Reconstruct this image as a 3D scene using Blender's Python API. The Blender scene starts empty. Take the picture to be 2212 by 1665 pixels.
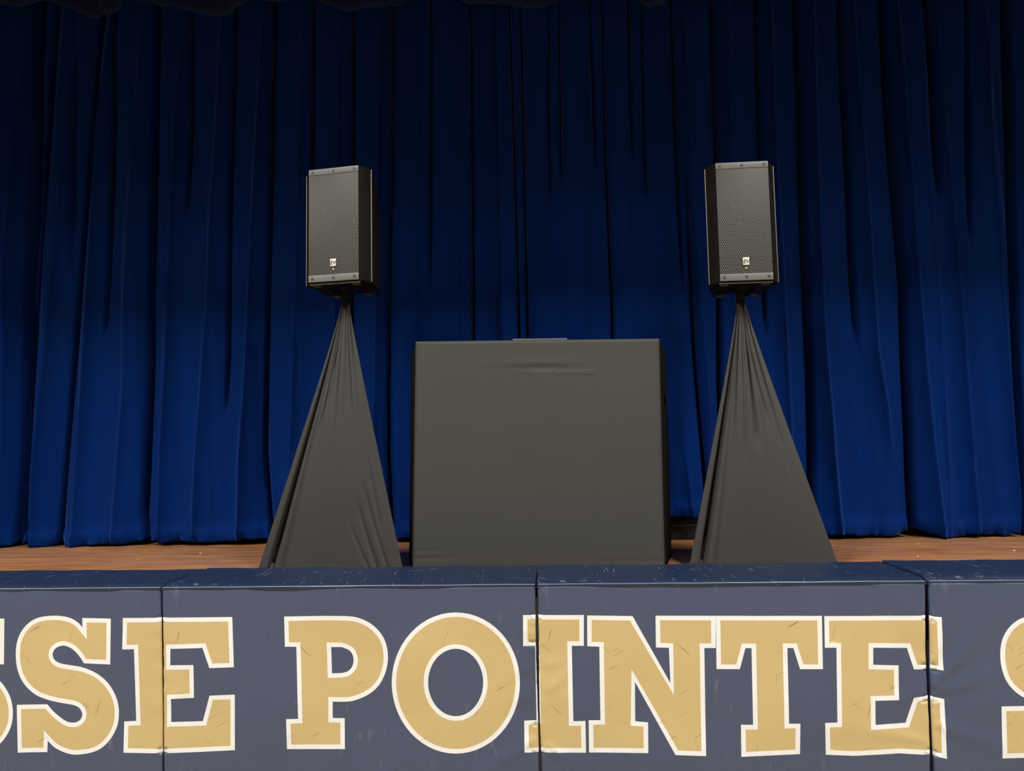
import bpy, bmesh, math, random
import numpy as np
from mathutils import Vector, Matrix
from mathutils.geometry import delaunay_2d_cdt

random.seed(7)
rng = np.random.RandomState(11)
C = bpy.context.scene.collection
R = math.radians
STAGE = 1.0                       # height of the stage floor above the gym floor

# ------------------------------------------------------------------ camera
F = 1600.0; CX = 1106.0; CY = 832.5
CAM = Vector((0.0, -3.42, STAGE + 0.67))
YAW, PITCH, ROLL = 0.055, R(4.49), 0.019
fw = Vector((-math.sin(YAW)*math.cos(PITCH), math.cos(YAW)*math.cos(PITCH), math.sin(PITCH)))
r0 = Vector((math.cos(YAW), math.sin(YAW), 0)); u0 = r0.cross(fw)
rt = r0*math.cos(ROLL) - u0*math.sin(ROLL)
up = u0*math.cos(ROLL) + r0*math.sin(ROLL)
cam = bpy.data.cameras.new('camera'); camo = bpy.data.objects.new('camera', cam); C.objects.link(camo)
cam.sensor_width = 36; cam.sensor_fit = 'HORIZONTAL'; cam.lens = 36*F/2212; cam.clip_start = 0.05
M = Matrix((rt, up, -fw)).transposed().to_4x4(); M.translation = CAM
camo.matrix_world = M
bpy.context.scene.camera = camo

def ray(px, py): return fw*F + rt*(px-CX) - up*(py-CY)
def at(px, py, Y):                # the point of the plane y=Y seen at a pixel
    d = ray(px, py); return CAM + d*((Y-CAM.y)/d.y)
def onz(px, py, Z):
    d = ray(px, py); return CAM + d*((Z-CAM.z)/d.z)

# ------------------------------------------------------------------ materials
def newmat(name):
    m = bpy.data.materials.new(name); m.use_nodes = True
    return m, m.node_tree.nodes, m.node_tree.links, m.node_tree.nodes['Principled BSDF']
def simple(name, col, rough=.5, metal=0, spec=.5, nscale=0, nbump=0, nvar=0, sheen=0, sheen_tint=None, coat=0):
    m, N, L, P = newmat(name)
    P.inputs['Base Color'].default_value = (*col, 1); P.inputs['Roughness'].default_value = rough
    P.inputs['Metallic'].default_value = metal; P.inputs['Specular IOR Level'].default_value = spec
    P.inputs['Coat Weight'].default_value = coat
    if sheen:
        P.inputs['Sheen Weight'].default_value = sheen; P.inputs['Sheen Roughness'].default_value = .35
        if sheen_tint: P.inputs['Sheen Tint'].default_value = (*sheen_tint, 1)
    if nscale:
        tc = N.new('ShaderNodeTexCoord'); n = N.new('ShaderNodeTexNoise'); n.inputs['Scale'].default_value = nscale
        n.inputs['Detail'].default_value = 5
        L.new(tc.outputs['Object'], n.inputs['Vector'])
        if nbump:
            b = N.new('ShaderNodeBump'); b.inputs['Strength'].default_value = nbump; b.inputs['Distance'].default_value = .004
            L.new(n.outputs['Fac'], b.inputs['Height']); L.new(b.outputs['Normal'], P.inputs['Normal'])
        if nvar:
            mx = N.new('ShaderNodeMix'); mx.data_type = 'RGBA'
            mx.inputs['A'].default_value = (*[c*(1-nvar) for c in col], 1); mx.inputs['B'].default_value = (*[c*(1+nvar) for c in col], 1)
            L.new(n.outputs['Fac'], mx.inputs['Factor']); L.new(mx.outputs['Result'], P.inputs['Base Color'])
    return m
def math_(N, L, op, a, b=None):
    n = N.new('ShaderNodeMath'); n.operation = op
    for i, v in enumerate((a, b)):
        if v is None: continue
        if isinstance(v, (int, float)): n.inputs[i].default_value = v
        else: L.new(v, n.inputs[i])
    return n.outputs[0]
def ramp(N, L, src, a, b, ca=(0,0,0,1), cb=(1,1,1,1)):
    r = N.new('ShaderNodeValToRGB'); r.color_ramp.elements[0].position = a; r.color_ramp.elements[1].position = b
    r.color_ramp.elements[0].color = ca; r.color_ramp.elements[1].color = cb
    L.new(src, r.inputs['Fac']); return r.outputs['Color']
def mixc(N, L, fac, a, b):
    m = N.new('ShaderNodeMix'); m.data_type = 'RGBA'
    for k, v in (('Factor', fac), ('A', a), ('B', b)):
        if isinstance(v, (int, float)): m.inputs[k].default_value = v
        elif isinstance(v, tuple): m.inputs[k].default_value = (*v, 1)
        else: L.new(v, m.inputs[k])
    return m.outputs['Result']
def noise(N, L, vec, scale, detail=4, mapping=None, rot=None, loc=None):
    if mapping or rot:
        mp = N.new('ShaderNodeMapping')
        if mapping: mp.inputs['Scale'].default_value = mapping
        if rot: mp.inputs['Rotation'].default_value = rot
        if loc: mp.inputs['Location'].default_value = loc
        L.new(vec, mp.inputs['Vector']); vec = mp.outputs['Vector']
    n = N.new('ShaderNodeTexNoise'); n.inputs['Scale'].default_value = scale; n.inputs['Detail'].default_value = detail
    L.new(vec, n.inputs['Vector']); return n.outputs['Fac']

def velvet():
    m, N, L, P = newmat('blue_velvet')
    tc = N.new('ShaderNodeTexCoord'); v = tc.outputs['Object']
    n1 = noise(N, L, v, 3.0, 4, (1, 1, .25))
    n2 = noise(N, L, v, 260, 3)
    L.new(mixc(N, L, n1, VEL_A, VEL_B), P.inputs['Base Color'])
    P.inputs['Roughness'].default_value = .85; P.inputs['Specular IOR Level'].default_value = .05
    P.inputs['Sheen Weight'].default_value = .72; P.inputs['Sheen Roughness'].default_value = .32
    P.inputs['Sheen Tint'].default_value = (.09, .20, .68, 1)
    b = N.new('ShaderNodeBump'); b.inputs['Strength'].default_value = .25; b.inputs['Distance'].default_value = .002
    L.new(n2, b.inputs['Height']); L.new(b.outputs['Normal'], P.inputs['Normal'])
    return m
VEL_A = (.0002, .0115, .082); VEL_B = (.0004, .0165, .112)
VELVET = velvet()
VALANCE = simple('valance_velvet', (.0045, .0085, .040), .85, spec=.12, nscale=12, nvar=.2, sheen=.15, sheen_tint=(.15,.22,.7))

def vinyl(name, col, scuffcol, scratchcol, rough=.34, scuff=.3, scratch=.5):
    m, N, L, P = newmat(name)
    tc = N.new('ShaderNodeTexCoord'); v = tc.outputs['Object']
    base = noise(N, L, v, 1.6, 3)
    c = mixc(N, L, base, tuple(x*.93 for x in col), tuple(x*1.07 for x in col))
    # pale scuffs: short upright smears
    s1 = ramp(N, L, noise(N, L, v, 9, 6, (2.4, 2.4, .8)), .60, .74)
    s2 = ramp(N, L, noise(N, L, v, 2.2, 2, None, (0,0,0), (3, 1, 5)), .48, .62)
    f = math_(N, L, 'MULTIPLY', math_(N, L, 'MULTIPLY', s1, s2), scuff)
    c = mixc(N, L, f, c, scuffcol)
    # thin scratches: three stretched noises at different angles
    tot = None
    for k, (rx, lo, hi) in enumerate(((.5, .712, .732), (1.25, .72, .738), (2.4, .718, .733))):
        mp = N.new('ShaderNodeMapping'); mp.inputs['Rotation'].default_value = (0, rx, 0); L.new(v, mp.inputs['Vector'])
        nn = noise(N, L, mp.outputs['Vector'], 1.0, 2, (5, 5, 150), None, None)
        t = ramp(N, L, nn, lo, hi)
        tot = t if tot is None else math_(N, L, 'MAXIMUM', tot, t)
    c = mixc(N, L, math_(N, L, 'MULTIPLY', tot, scratch), c, scratchcol)
    L.new(c, P.inputs['Base Color'])
    P.inputs['Roughness'].default_value = rough; P.inputs['Specular IOR Level'].default_value = .5
    b = N.new('ShaderNodeBump'); b.inputs['Strength'].default_value = .35; b.inputs['Distance'].default_value = .006
    h = math_(N, L, 'ADD', noise(N, L, v, 7, 2), math_(N, L, 'MULTIPLY', noise(N, L, v, 420, 1), .05))
    L.new(h, b.inputs['Height']); L.new(b.outputs['Normal'], P.inputs['Normal'])
    return m
NAVY = vinyl('navy_vinyl', (.042, .060, .112), (.17,.18,.22), (.016,.020,.034), .31, .6, .35)  # front face: reflected hall sheen painted in as a lighter navy
NAVY_SHADED = vinyl('navy_vinyl_top_shaded', (.0055, .0135, .036), (.10,.125,.165), (.28,.30,.34), .42, .9, .3)  # same vinyl on the flap, colour darkened for the dim stage it reflects
GOLD = vinyl('gold_paint', (.445, .348, .158), (.38,.30,.16), (.13,.09,.05), .42, .3, .95)
WHITE = vinyl('white_paint', (.64, .67, .665), (.62,.61,.56), (.32,.31,.29), .42, .25, .6)

def wood():
    m, N, L, P = newmat('stage_wood')
    tc = N.new('ShaderNodeTexCoord'); v = tc.outputs['Object']
    br = N.new('ShaderNodeTexBrick'); br.inputs['Scale'].default_value = 1; br.offset = .37
    br.inputs['Brick Width'].default_value = .9; br.inputs['Row Height'].default_value = .057; br.inputs['Mortar Size'].default_value = .0012
    br.inputs['Color1'].default_value = (.34,.152,.050,1); br.inputs['Color2'].default_value = (.25,.107,.037,1); br.inputs['Mortar'].default_value = (.11,.045,.018,1)
    L.new(v, br.inputs['Vector'])
    g = noise(N, L, v, 3.5, 8, (1.2, 26, 1))
    c = mixc(N, L, ramp(N, L, g, .45, .62), br.outputs['Color'], (.145,.056,.020))
    s = ramp(N, L, noise(N, L, v, 3.0, 5, (.9, 34, 1), (0,0,.03)), .66, .74)
    c = mixc(N, L, math_(N, L, 'MULTIPLY', s, .45), c, (.50,.33,.20))
    w = ramp(N, L, noise(N, L, v, 1.3, 3), .42, .68)
    c = mixc(N, L, math_(N, L, 'MULTIPLY', w, .35), c, (.25,.145,.095))
    L.new(c, P.inputs['Base Color']); P.inputs['Roughness'].default_value = .42
    b = N.new('ShaderNodeBump'); b.inputs['Strength'].default_value = .2; b.inputs['Distance'].default_value = .002
    L.new(g, b.inputs['Height']); L.new(b.outputs['Normal'], P.inputs['Normal'])
    return m
WOOD = wood()

def grille():
    m, N, L, P = newmat('perforated_metal')
    tc = N.new('ShaderNodeTexCoord'); sp = N.new('ShaderNodeSeparateXYZ'); L.new(tc.outputs['Object'], sp.inputs[0])
    x, z = sp.outputs['X'], sp.outputs['Z']; p = .0112; q = p*.866*2
    def lat(ox, oz):
        fx = math_(N, L, 'SUBTRACT', math_(N, L, 'FRACT', math_(N, L, 'ADD', math_(N, L, 'DIVIDE', x, p), 50+ox)), .5)
        fz = math_(N, L, 'SUBTRACT', math_(N, L, 'FRACT', math_(N, L, 'ADD', math_(N, L, 'DIVIDE', z, q), 50+oz)), .5)
        fx = math_(N, L, 'MULTIPLY', fx, p); fz = math_(N, L, 'MULTIPLY', fz, q)
        return math_(N, L, 'SQRT', math_(N, L, 'ADD', math_(N, L, 'MULTIPLY', fx, fx), math_(N, L, 'MULTIPLY', fz, fz)))
    d = math_(N, L, 'MINIMUM', lat(0, 0), lat(.5, .5))
    f = ramp(N, L, math_(N, L, 'DIVIDE', d, p), .33, .44)
    dust = ramp(N, L, noise(N, L, tc.outputs['Object'], 70, 4), .72, .78)
    metal = mixc(N, L, dust, (.080,.077,.069), (.5,.48,.43))
    L.new(mixc(N, L, f, (.004,.004,.0038), metal), P.inputs['Base Color'])
    P.inputs['Roughness'].default_value = .45; P.inputs['Specular IOR Level'].default_value = .35
    bp = N.new('ShaderNodeBump'); bp.inputs['Strength'].default_value = .5; bp.inputs['Distance'].default_value = .002
    L.new(f, bp.inputs['Height']); L.new(bp.outputs['Normal'], P.inputs['Normal'])
    return m
GRILLE = grille()
STRIP = simple('painted_strip', (.090,.098,.095), .45, nscale=40, nvar=.12)
PLASTIC = simple('cabinet_plastic', (.0070,.0058,.0046), .55, spec=.06, nscale=300, nbump=.4, nvar=.2)
PALE_EDGE = simple('pale_edge', (.15,.14,.125), .5)  # pale grey that paints the glint on the cabinet seams; also the bottom lip
SCREW = simple('screw_metal', (.06,.065,.065), .4, metal=.6)
BADGE = simple('badge_plate', (.55,.52,.46), .4, nscale=200, nvar=.1)
INK = simple('badge_ink', (.03,.025,.02), .6)
RUBBER = simple('rubber', (.030,.027,.020), .6)
POLE = simple('black_tube', (.004,.0036,.0032), .5, spec=.1)
KNIT = simple('stretch_fabric', (.0280,.0272,.0255), .62, spec=.22, nscale=500, nbump=.15, sheen=.05)
CUFF = simple('cuff_elastic', (.005,.0042,.003), .85, spec=.05)
BLACK = simple('booth_dark', (.0060,.0052,.0038), .8, spec=.04, nscale=20, nbump=.5)  # near black; the shade on the booth's side wings is painted into it
CASE = simple('black_case', (.0075,.0072,.0066), .55, spec=.2, nscale=14, nbump=.8)
LAPTOP = simple('grey_aluminium', (.13,.13,.125), .35, metal=.5)
WALLP = simple('gym_wall', (.50,.48,.44), .7, nscale=3, nvar=.04)
GYMFLOOR = simple('gym_floor', (.40,.28,.17), .35, nscale=4, nvar=.1)
CEIL = simple('gym_ceiling', (.35,.34,.32), .8)
DARK = simple('stage_black', (.006,.006,.007), .9, spec=.1)
GREYW = simple('grey_board', (.16,.155,.13), .8)
SPECK = simple('paper_white', (.85,.8,.68), .7)

def facade_cloth():
    m, N, L, P = newmat('facade_cloth')
    tc = N.new('ShaderNodeTexCoord'); v = tc.outputs['Object']
    n1 = noise(N, L, v, 2.5, 3)
    c = mixc(N, L, n1, (.036,.0365,.0335), (.042,.0425,.0390))
    # lit tape behind the cloth is painted on later as paler strips
    L.new(c, P.inputs['Base Color']); P.inputs['Roughness'].default_value = .7; P.inputs['Specular IOR Level'].default_value = .2
    b = N.new('ShaderNodeBump'); b.inputs['Strength'].default_value = .12; b.inputs['Distance'].default_value = .01
    h = math_(N, L, 'ADD', noise(N, L, v, 5, 3, (.6, 1, 4)), math_(N, L, 'MULTIPLY', noise(N, L, v, 600, 1), .03))
    L.new(h, b.inputs['Height']); L.new(b.outputs['Normal'], P.inputs['Normal'])
    return m
FCLOTH = facade_cloth()
SHOWTHROUGH = simple('tape_showthrough', (.0445,.0450,.0415), .7, spec=.2)  # cloth colour lifted slightly to paint the lit strip behind it

# ------------------------------------------------------------------ mesh helpers
def link(name, me, mats, parent=None, smooth=True, autosharp=40):
    o = bpy.data.objects.new(name, me); C.objects.link(o)
    for m in (mats if isinstance(mats, (list, tuple)) else [mats]): me.materials.append(m)
    if smooth:
        me.polygons.foreach_set('use_smooth', [True]*len(me.polygons))
        if autosharp: me.set_sharp_from_angle(angle=R(autosharp))
    if parent: o.parent = parent
    return o
def mesh(name, v, f, mats, parent=None, smooth=True, autosharp=40, mi=None):
    me = bpy.data.meshes.new(name); me.from_pydata([tuple(p) for p in v], [], [tuple(q) for q in f])
    if mi is not None: me.polygons.foreach_set('material_index', mi)
    me.update(); return link(name, me, mats, parent, smooth, autosharp)
def tag(o, label=None, cat=None, group=None, kind=None):
    if label: o['label'] = label
    if cat: o['category'] = cat
    if group: o['group'] = group
    if kind: o['kind'] = kind
    return o
def empty(name, loc, rz=0):
    o = bpy.data.objects.new(name, None); C.objects.link(o); o.location = loc; o.rotation_euler = (0,0,rz); return o
class MB:
    def __init__(s): s.bm = bmesh.new()
    def box(s, a, b, bev=0):
        r = bmesh.ops.create_cube(s.bm, size=1); vs = r['verts']
        for v in vs: v.co = Vector(((a[i]+b[i])/2 + v.co[i]*(b[i]-a[i]) for i in range(3)))
        if bev:
            es = list({e for v in vs for e in v.link_edges})
            bmesh.ops.bevel(s.bm, geom=es, offset=bev, segments=3, affect='EDGES', profile=.5)
        return s
    def tube(s, p, q, r1, r2=None, n=20, caps=True):
        p, q = Vector(p), Vector(q); r2 = r1 if r2 is None else r2
        d = (q-p).normalized(); a = d.orthogonal().normalized(); b = d.cross(a)
        A = [s.bm.verts.new(p+(a*math.cos(t)+b*math.sin(t))*r1) for t in [2*math.pi*i/n for i in range(n)]]
        B = [s.bm.verts.new(q+(a*math.cos(t)+b*math.sin(t))*r2) for t in [2*math.pi*i/n for i in range(n)]]
        for i in range(n): s.bm.faces.new((A[i], A[(i+1)%n], B[(i+1)%n], B[i]))
        if caps: s.bm.faces.new(A[::-1]); s.bm.faces.new(B)
        return s
    def loft(s, rings, caps=True):
        rs = [[s.bm.verts.new(Vector(p)) for p in r] for r in rings]; n = len(rs[0])
        for A, B in zip(rs, rs[1:]):
            for i in range(n): s.bm.faces.new((A[i], A[(i+1)%n], B[(i+1)%n], B[i]))
        if caps: s.bm.faces.new(rs[0][::-1]); s.bm.faces.new(rs[-1])
        return s
    def build(s, name, mat, parent=None, smooth=True):
        bmesh.ops.recalc_face_normals(s.bm, faces=s.bm.faces)
        me = bpy.data.meshes.new(name); s.bm.to_mesh(me); s.bm.free()
        return link(name, me, mat, parent, smooth)
def sm(t): t = np.clip(t, 0, 1); return t*t*(3-2*t)
def vnoise(x, seed):              # smooth 1-D value noise
    r = np.random.RandomState(seed).rand(512)*2-1
    x = np.asarray(x, float); i = np.floor(x).astype(int); f = x-i; f = f*f*(3-2*f)
    return r[i % 512]*(1-f) + r[(i+1) % 512]*f
def vnoise2(x, y, seed):
    r = np.random.RandomState(seed).rand(128,128)*2-1
    x = np.asarray(x, float); y = np.asarray(y, float)
    i = np.floor(x).astype(int); j = np.floor(y).astype(int); f = x-i; g = y-j
    f = f*f*(3-2*f); g = g*g*(3-2*g)
    a = r[i%128, j%128]; b = r[(i+1)%128, j%128]; c = r[i%128, (j+1)%128]; d = r[(i+1)%128, (j+1)%128]
    return (a*(1-f)+b*f)*(1-g) + (c*(1-f)+d*f)*g

# ------------------------------------------------------------------ the hall and the stage shell
def struct(name, mb, m): return tag(mb.build(name, m, smooth=False), kind='structure')
YC = 1.66                          # the curtain's plane
HEAD = max(at(-40, -20, .12).z, at(2250, -20, .12).z) + .01                # underside of the proscenium beam
struct('floor', MB().box((-12,-26,-.1), (12,.16,0)), GYMFLOOR)
struct('ceiling', MB().box((-12,-26,8.4), (12,.3,8.5)), CEIL)
struct('wall_left', MB().box((-12.2,-26,0), (-12,.3,8.4)), WALLP)
struct('wall_right', MB().box((12,-26,0), (12.2,.3,8.4)), WALLP)
struct('wall_rear', MB().box((-12,-26.2,0), (12,-26,8.4)), WALLP)
struct('wall_front', MB().box((-12,.06,HEAD), (12,.12,8.4)).box((-12,.06,STAGE), (-5.2,.30,HEAD)).box((5.2,.06,STAGE), (12,.30,HEAD)).box((-12,.06,0), (12,.16,STAGE-.04)), WALLP)
struct('floor_stage', MB().box((-6,.165,STAGE-.04), (6,4.2,STAGE)), WOOD)
struct('wall_stage_back', MB().box((-6,4.2,STAGE), (6,4.3,6.2)), DARK)
struct('wall_stage_left', MB().box((-6.1,.30,STAGE), (-6,4.2,6.2)), DARK)
struct('wall_stage_right', MB().box((6,.30,STAGE), (6.1,4.2,6.2)), DARK)
struct('ceiling_stage', MB().box((-6,.30,6.2), (6,4.3,6.3)), DARK)

# ------------------------------------------------------------------ stage curtains
# fold lines read off the cloth: (kind, depth, half width in metres, [(x, y) ...]) ; v = valley, r = ridge
FOLDS = [
 ('v',.13,.022,[(66,60),(63,115),(60,270),(50,460),(38,615),(34,800),(30,996),(26,1100),(36,1160)]),
 ('v',.03,.018,[(150,77),(144,270),(140,460)]),
 ('v',.08,.014,[(233,60),(231,230),(227,385),(219,600)]),
 ('v',.13,.020,[(326,60),(325,96),(321,270),(317,423),(310,615),(309,800),(301,996),(295,1115),(300,1160)]),
 ('v',.08,.012,[(403,60),(402,230),(398,330)]),
 ('v',.08,.013,[(497,60),(496,96),(492,270),(486,500),(482,760)]),
 ('v',.12,.014,[(580,60),(577,270),(571,500),(567,640),(564,800),(560,977),(571,1115),(575,1160)]),
 ('v',.08,.012,[(669,60),(669,115),(667,307)]),
 ('v',.08,.011,[(756,60),(755,346),(752,600),(748,900)]),
 ('v',.12,.013,[(839,60),(838,115),(836,385),(832,640),(831,812),(830,980),(838,1160)]),
 ('v',.05,.010,[(926,60),(926,346),(925,500)]),
 ('v',.06,.010,[(1013,60),(1014,77),(1015,270),(1017,423),(1019,640),(1020,800)]),
 ('v',.06,.010,[(1101,58),(1109,308),(1119,640),(1124,900),(1126,1160)]),
 ('v',.06,.010,[(1128,173),(1132,385),(1138,640),(1142,900)]),
 ('v',.03,.010,[(1186,60),(1186,346)]),
 ('v',.05,.010,[(1209,123),(1211,288)]),
 ('v',.03,.010,[(1275,60),(1282,270)]),
 ('v',.06,.010,[(1304,165),(1309,346),(1317,538),(1322,640),(1328,900)]),
 ('v',.07,.011,[(1360,38),(1363,231)]),
 ('v',.05,.010,[(1389,123),(1393,308)]),
 ('v',.06,.010,[(1454,60),(1455,77),(1463,346),(1470,500)]),
 ('v',.10,.014,[(1542,60),(1543,77),(1547,231),(1551,346),(1555,620),(1556,812),(1560,1000)]),
 ('v',.05,.015,[(1490,500),(1503,774),(1526,1043),(1532,1160)]),
 ('v',.08,.013,[(1636,50),(1641,231),(1645,346),(1652,600)]),
 ('v',.14,.020,[(1725,40),(1732,231),(1736,385),(1745,615),(1753,812),(1757,966),(1759,1115),(1762,1160)]),
 ('v',.09,.016,[(1817,30),(1826,231),(1836,423),(1845,615)]),
 ('v',.13,.020,[(1911,30),(1922,231),(1934,385),(1955,615),(1960,798),(1969,996),(1977,1135),(1980,1165)]),
 ('v',.10,.016,[(2002,30),(2012,192),(2018,300)]),
 ('v',.06,.014,[(2091,50),(2092,231),(2094,400)]),
 ('v',.13,.022,[(2181,40),(2191,385),(2198,615),(2208,900),(2214,1160)]),
 ('r',.035,.020,[(44,100),(34,290),(20,470),(10,640),(0,900),(-8,1160)]),
 ('r',.030,.016,[(126,100),(123,173),(111,346),(98,615),(85,760),(77,917),(71,1036),(65,1160)]),
 ('r',.045,.020,[(225,80),(219,154),(204,270),(196,460),(188,600),(174,838),(164,996),(153,1155)]),
 ('r',.040,.040,[(300,80),(298,115),(284,346),(273,500),(265,635),(262,838),(252,957),(238,1155)]),
 ('r',.045,.014,[(394,60),(392,77),(379,230),(369,423),(363,600),(353,838),(345,996),(339,1155)]),
 ('r',.040,.030,[(477,60),(467,270),(454,461),(446,635),(432,838),(420,977),(414,1123)]),
 ('r',.040,.018,[(563,60),(554,270),(542,461),(534,635),(525,838),(515,996),(511,1155)]),
 ('r',.030,.030,[(650,80),(642,308),(634,635),(626,889),(622,1004),(615,1160)]),
 ('r',.030,.018,[(730,60),(727,346),(720,660),(718,900)]),
 ('r',.040,.018,[(819,80),(817,230),(815,346),(812,600),(806,900),(800,1160)]),
 ('r',.030,.018,[(904,60),(899,385),(896,640),(890,900)]),
 ('r',.035,.020,[(995,60),(992,346),(988,615),(985,900)]),
 ('r',.022,.016,[(1184,300),(1174,450),(1164,640)]),
 ('r',.020,.025,[(1222,260),(1225,400),(1222,640)]),
 ('r',.025,.018,[(1272,200),(1270,640)]),
 ('r',.020,.020,[(1362,250),(1368,640)]),
 ('r',.025,.020,[(1420,200),(1445,640),(1468,889),(1491,1081)]),
 ('r',.030,.014,[(1478,80),(1484,270),(1494,423),(1513,660),(1530,860)]),
 ('r',.030,.016,[(1571,80),(1572,115),(1576,327),(1585,600)]),
 ('r',.035,.014,[(1663,80),(1664,135),(1672,327),(1691,658),(1703,889),(1712,1100)]),
 ('r',.045,.018,[(1752,60),(1753,115),(1761,346),(1771,600),(1779,758),(1789,877),(1797,996),(1809,1135)]),
 ('r',.035,.018,[(1842,60),(1843,96),(1859,288),(1872,461),(1880,600),(1890,758),(1910,877)]),
 ('r',.045,.018,[(1935,50),(1937,77),(1955,308),(1977,600),(1991,798),(2005,957),(2025,1135)]),
 ('r',.030,.035,[(1992,150),(1999,346),(2018,577),(2033,838),(2045,1100)]),
 ('r',.045,.014,[(2016,60),(2018,96),(2035,288),(2047,461),(2061,600),(2073,758),(2086,937),(2104,1155)]),
 ('r',.035,.018,[(2128,100),(2133,269),(2149,461),(2158,600),(2172,798),(2184,957),(2203,1115)]),
]
def prep(folds):
    out = []
    for k, a, w, pl in folds:
        P = [at(x, y, YC) for x, y in pl]; P.sort(key=lambda p: p.z)
        out.append((k, a, w, np.array([p.z for p in P]), np.array([p.x for p in P])))
    rr = random.Random(3)          # the same kind of folds beyond the frame on both sides
    for side in (-1, 1):
        x = 3.55
        while x < 6.0:
            k = rr.choice('vrr'); xs = x*side
            out.append((k, rr.uniform(.06,.13) if k == 'v' else rr.uniform(.03,.05), rr.uniform(.014,.024), np.array([STAGE, 5.2]), np.array([xs, xs-side*rr.uniform(.1,.25)])))
            x += rr.uniform(.12, .22)
    return out
PF = prep(FOLDS)
ZT = CAM.z + 4.2
def curtain_depth(X, Z):
    D = np.zeros_like(X)
    for k, a, w, zs, xs in PF:
        xc = np.interp(Z, zs, xs)
        sl = (xs[-1]-xs[-2])/(zs[-1]-zs[-2]) if len(zs) > 1 else 0
        xc = np.where(Z > zs[-1], xs[-1] + (Z-zs[-1])*sl, xc)
        sl0 = (xs[1]-xs[0])/(zs[1]-zs[0]); xc = np.where(Z < zs[0], xs[0] + (Z-zs[0])*sl0, xc)
        fade = np.clip(1-(zs[0]-Z)/.45, 0, 1)*np.clip(1-(Z-zs[-1])/.8, 0, 1)
        d = X-xc
        if k == 'v':
            D -= fade*1.7*a*np.exp(-(np.abs(d)/w)**2.6) + fade*a*.34*np.exp(-(d/(w*4.0))**2)
        else:
            D += fade*a*(.85*np.exp(-np.abs(d)/(w*.75)) + 1.1*np.exp(-(np.abs(d)/(w*3.2))**1.3))
    D += .010*vnoise(X*9+Z*.5, 5) + .006*vnoise(X*24 + Z*1.1, 6)
    return D
cf = onz(1448, 1166, STAGE).y
CASEX = (at(1405, 1150, cf).x, at(1548, 1150, cf).x); CASEH = at(1480, 1117, cf).z-STAGE
def curtain(name, xa, xb, yoff, label, seed):
    xs = np.arange(xa, xb, .0055); zs = np.concatenate([np.linspace(0, .12, 9)[:-1], np.linspace(.12, ZT-STAGE, 96)])
    X, H = np.meshgrid(xs, zs)
    hem0 = STAGE + .021 + .014*vnoise(X*5.5, seed) + .010*vnoise(X*17, seed+1)
    lift = sm((X-(CASEX[0]-.03))/.05)*sm(((CASEX[1]+.03)-X)/.05)      # the hem lies on the case here
    hem0 = np.maximum(hem0, (STAGE+CASEH+.006)*lift + hem0*(1-lift))
    Z = hem0 + H*(ZT-hem0)/(ZT-STAGE)
    D = curtain_depth(X, Z)
    # weighted hem: slight bulge above the floor, puckers in the sewn band
    D += .012*np.exp(-((H-.055)/.045)**2)*(1+.6*vnoise(X*14, seed+2)) - .006*np.exp(-((H-.115)/.008)**2)
    D += .026*vnoise(X*15, seed+3)*np.exp(-H/.05) + .010*vnoise(X*37, seed+4)*np.exp(-H/.05)
    # hem end pulled up where valleys are
    Z = Z + np.clip(-D, 0, .06)*.28*np.exp(-H/.1)
    Y = YC + yoff - D
    v = np.stack([X, Y, Z], -1).reshape(-1, 3); n, m = X.shape
    idx = np.arange(n*m).reshape(n, m)
    f = np.stack([idx[:-1,:-1], idx[:-1,1:], idx[1:,1:], idx[1:,:-1]], -1).reshape(-1, 4)
    o = mesh(name, v.tolist(), f.tolist(), VELVET, autosharp=0)
    s = o.modifiers.new('thickness', 'SOLIDIFY'); s.thickness = .004; s.offset = -1
    return tag(o, label, 'curtain', 'blue velvet stage curtains')
xs0 = at(1078, 300, YC).x
curtain('stage_curtain', -5.9, xs0+.20, .075, 'left half of the blue velvet stage curtain, behind the left speaker', 40)
curtain('stage_curtain', xs0-.005, 5.9, 0, 'right half of the blue velvet stage curtain, behind the right speaker', 60)

# valance along the top of the opening
def valance():
    Yv = .92; xs = np.arange(-5.9, 5.9, .01); hs = np.linspace(0, 1.2, 30)
    X, H = np.meshgrid(xs, hs)
    p = X*5.6 + 1.2*vnoise(X*1.3, 71)
    D = .085*np.sin(p*1.25) + .03*np.sin(p*3.1+1) + .012*vnoise(X*22, 73)
    zb = CAM.z + np.interp(X, [at(0,40,Yv).x, at(400,34,Yv).x, at(1100,22,Yv).x, at(1650,2,Yv).x, at(2200,-30,Yv).x],
                           [at(0,40,Yv).z-CAM.z, at(400,34,Yv).z-CAM.z, at(1100,22,Yv).z-CAM.z, at(1650,2,Yv).z-CAM.z, at(2200,-30,Yv).z-CAM.z])
    Z = zb + .06 + .016*vnoise(X*9, 77) + H
    Y = Yv - D*(.6+.4*np.exp(-H/.5))
    v = np.stack([X, Y, Z], -1).reshape(-1, 3); n, m = X.shape; idx = np.arange(n*m).reshape(n, m)
    f = np.stack([idx[:-1,:-1], idx[:-1,1:], idx[1:,1:], idx[1:,:-1]], -1).reshape(-1, 4)
    o = mesh('stage_valance', v.tolist(), f.tolist(), VALANCE, autosharp=0)
    s = o.modifiers.new('thickness', 'SOLIDIFY'); s.thickness = .005
    tag(o, 'short gathered dark blue valance hanging across the top of the stage', 'valance')
valance()

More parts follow.
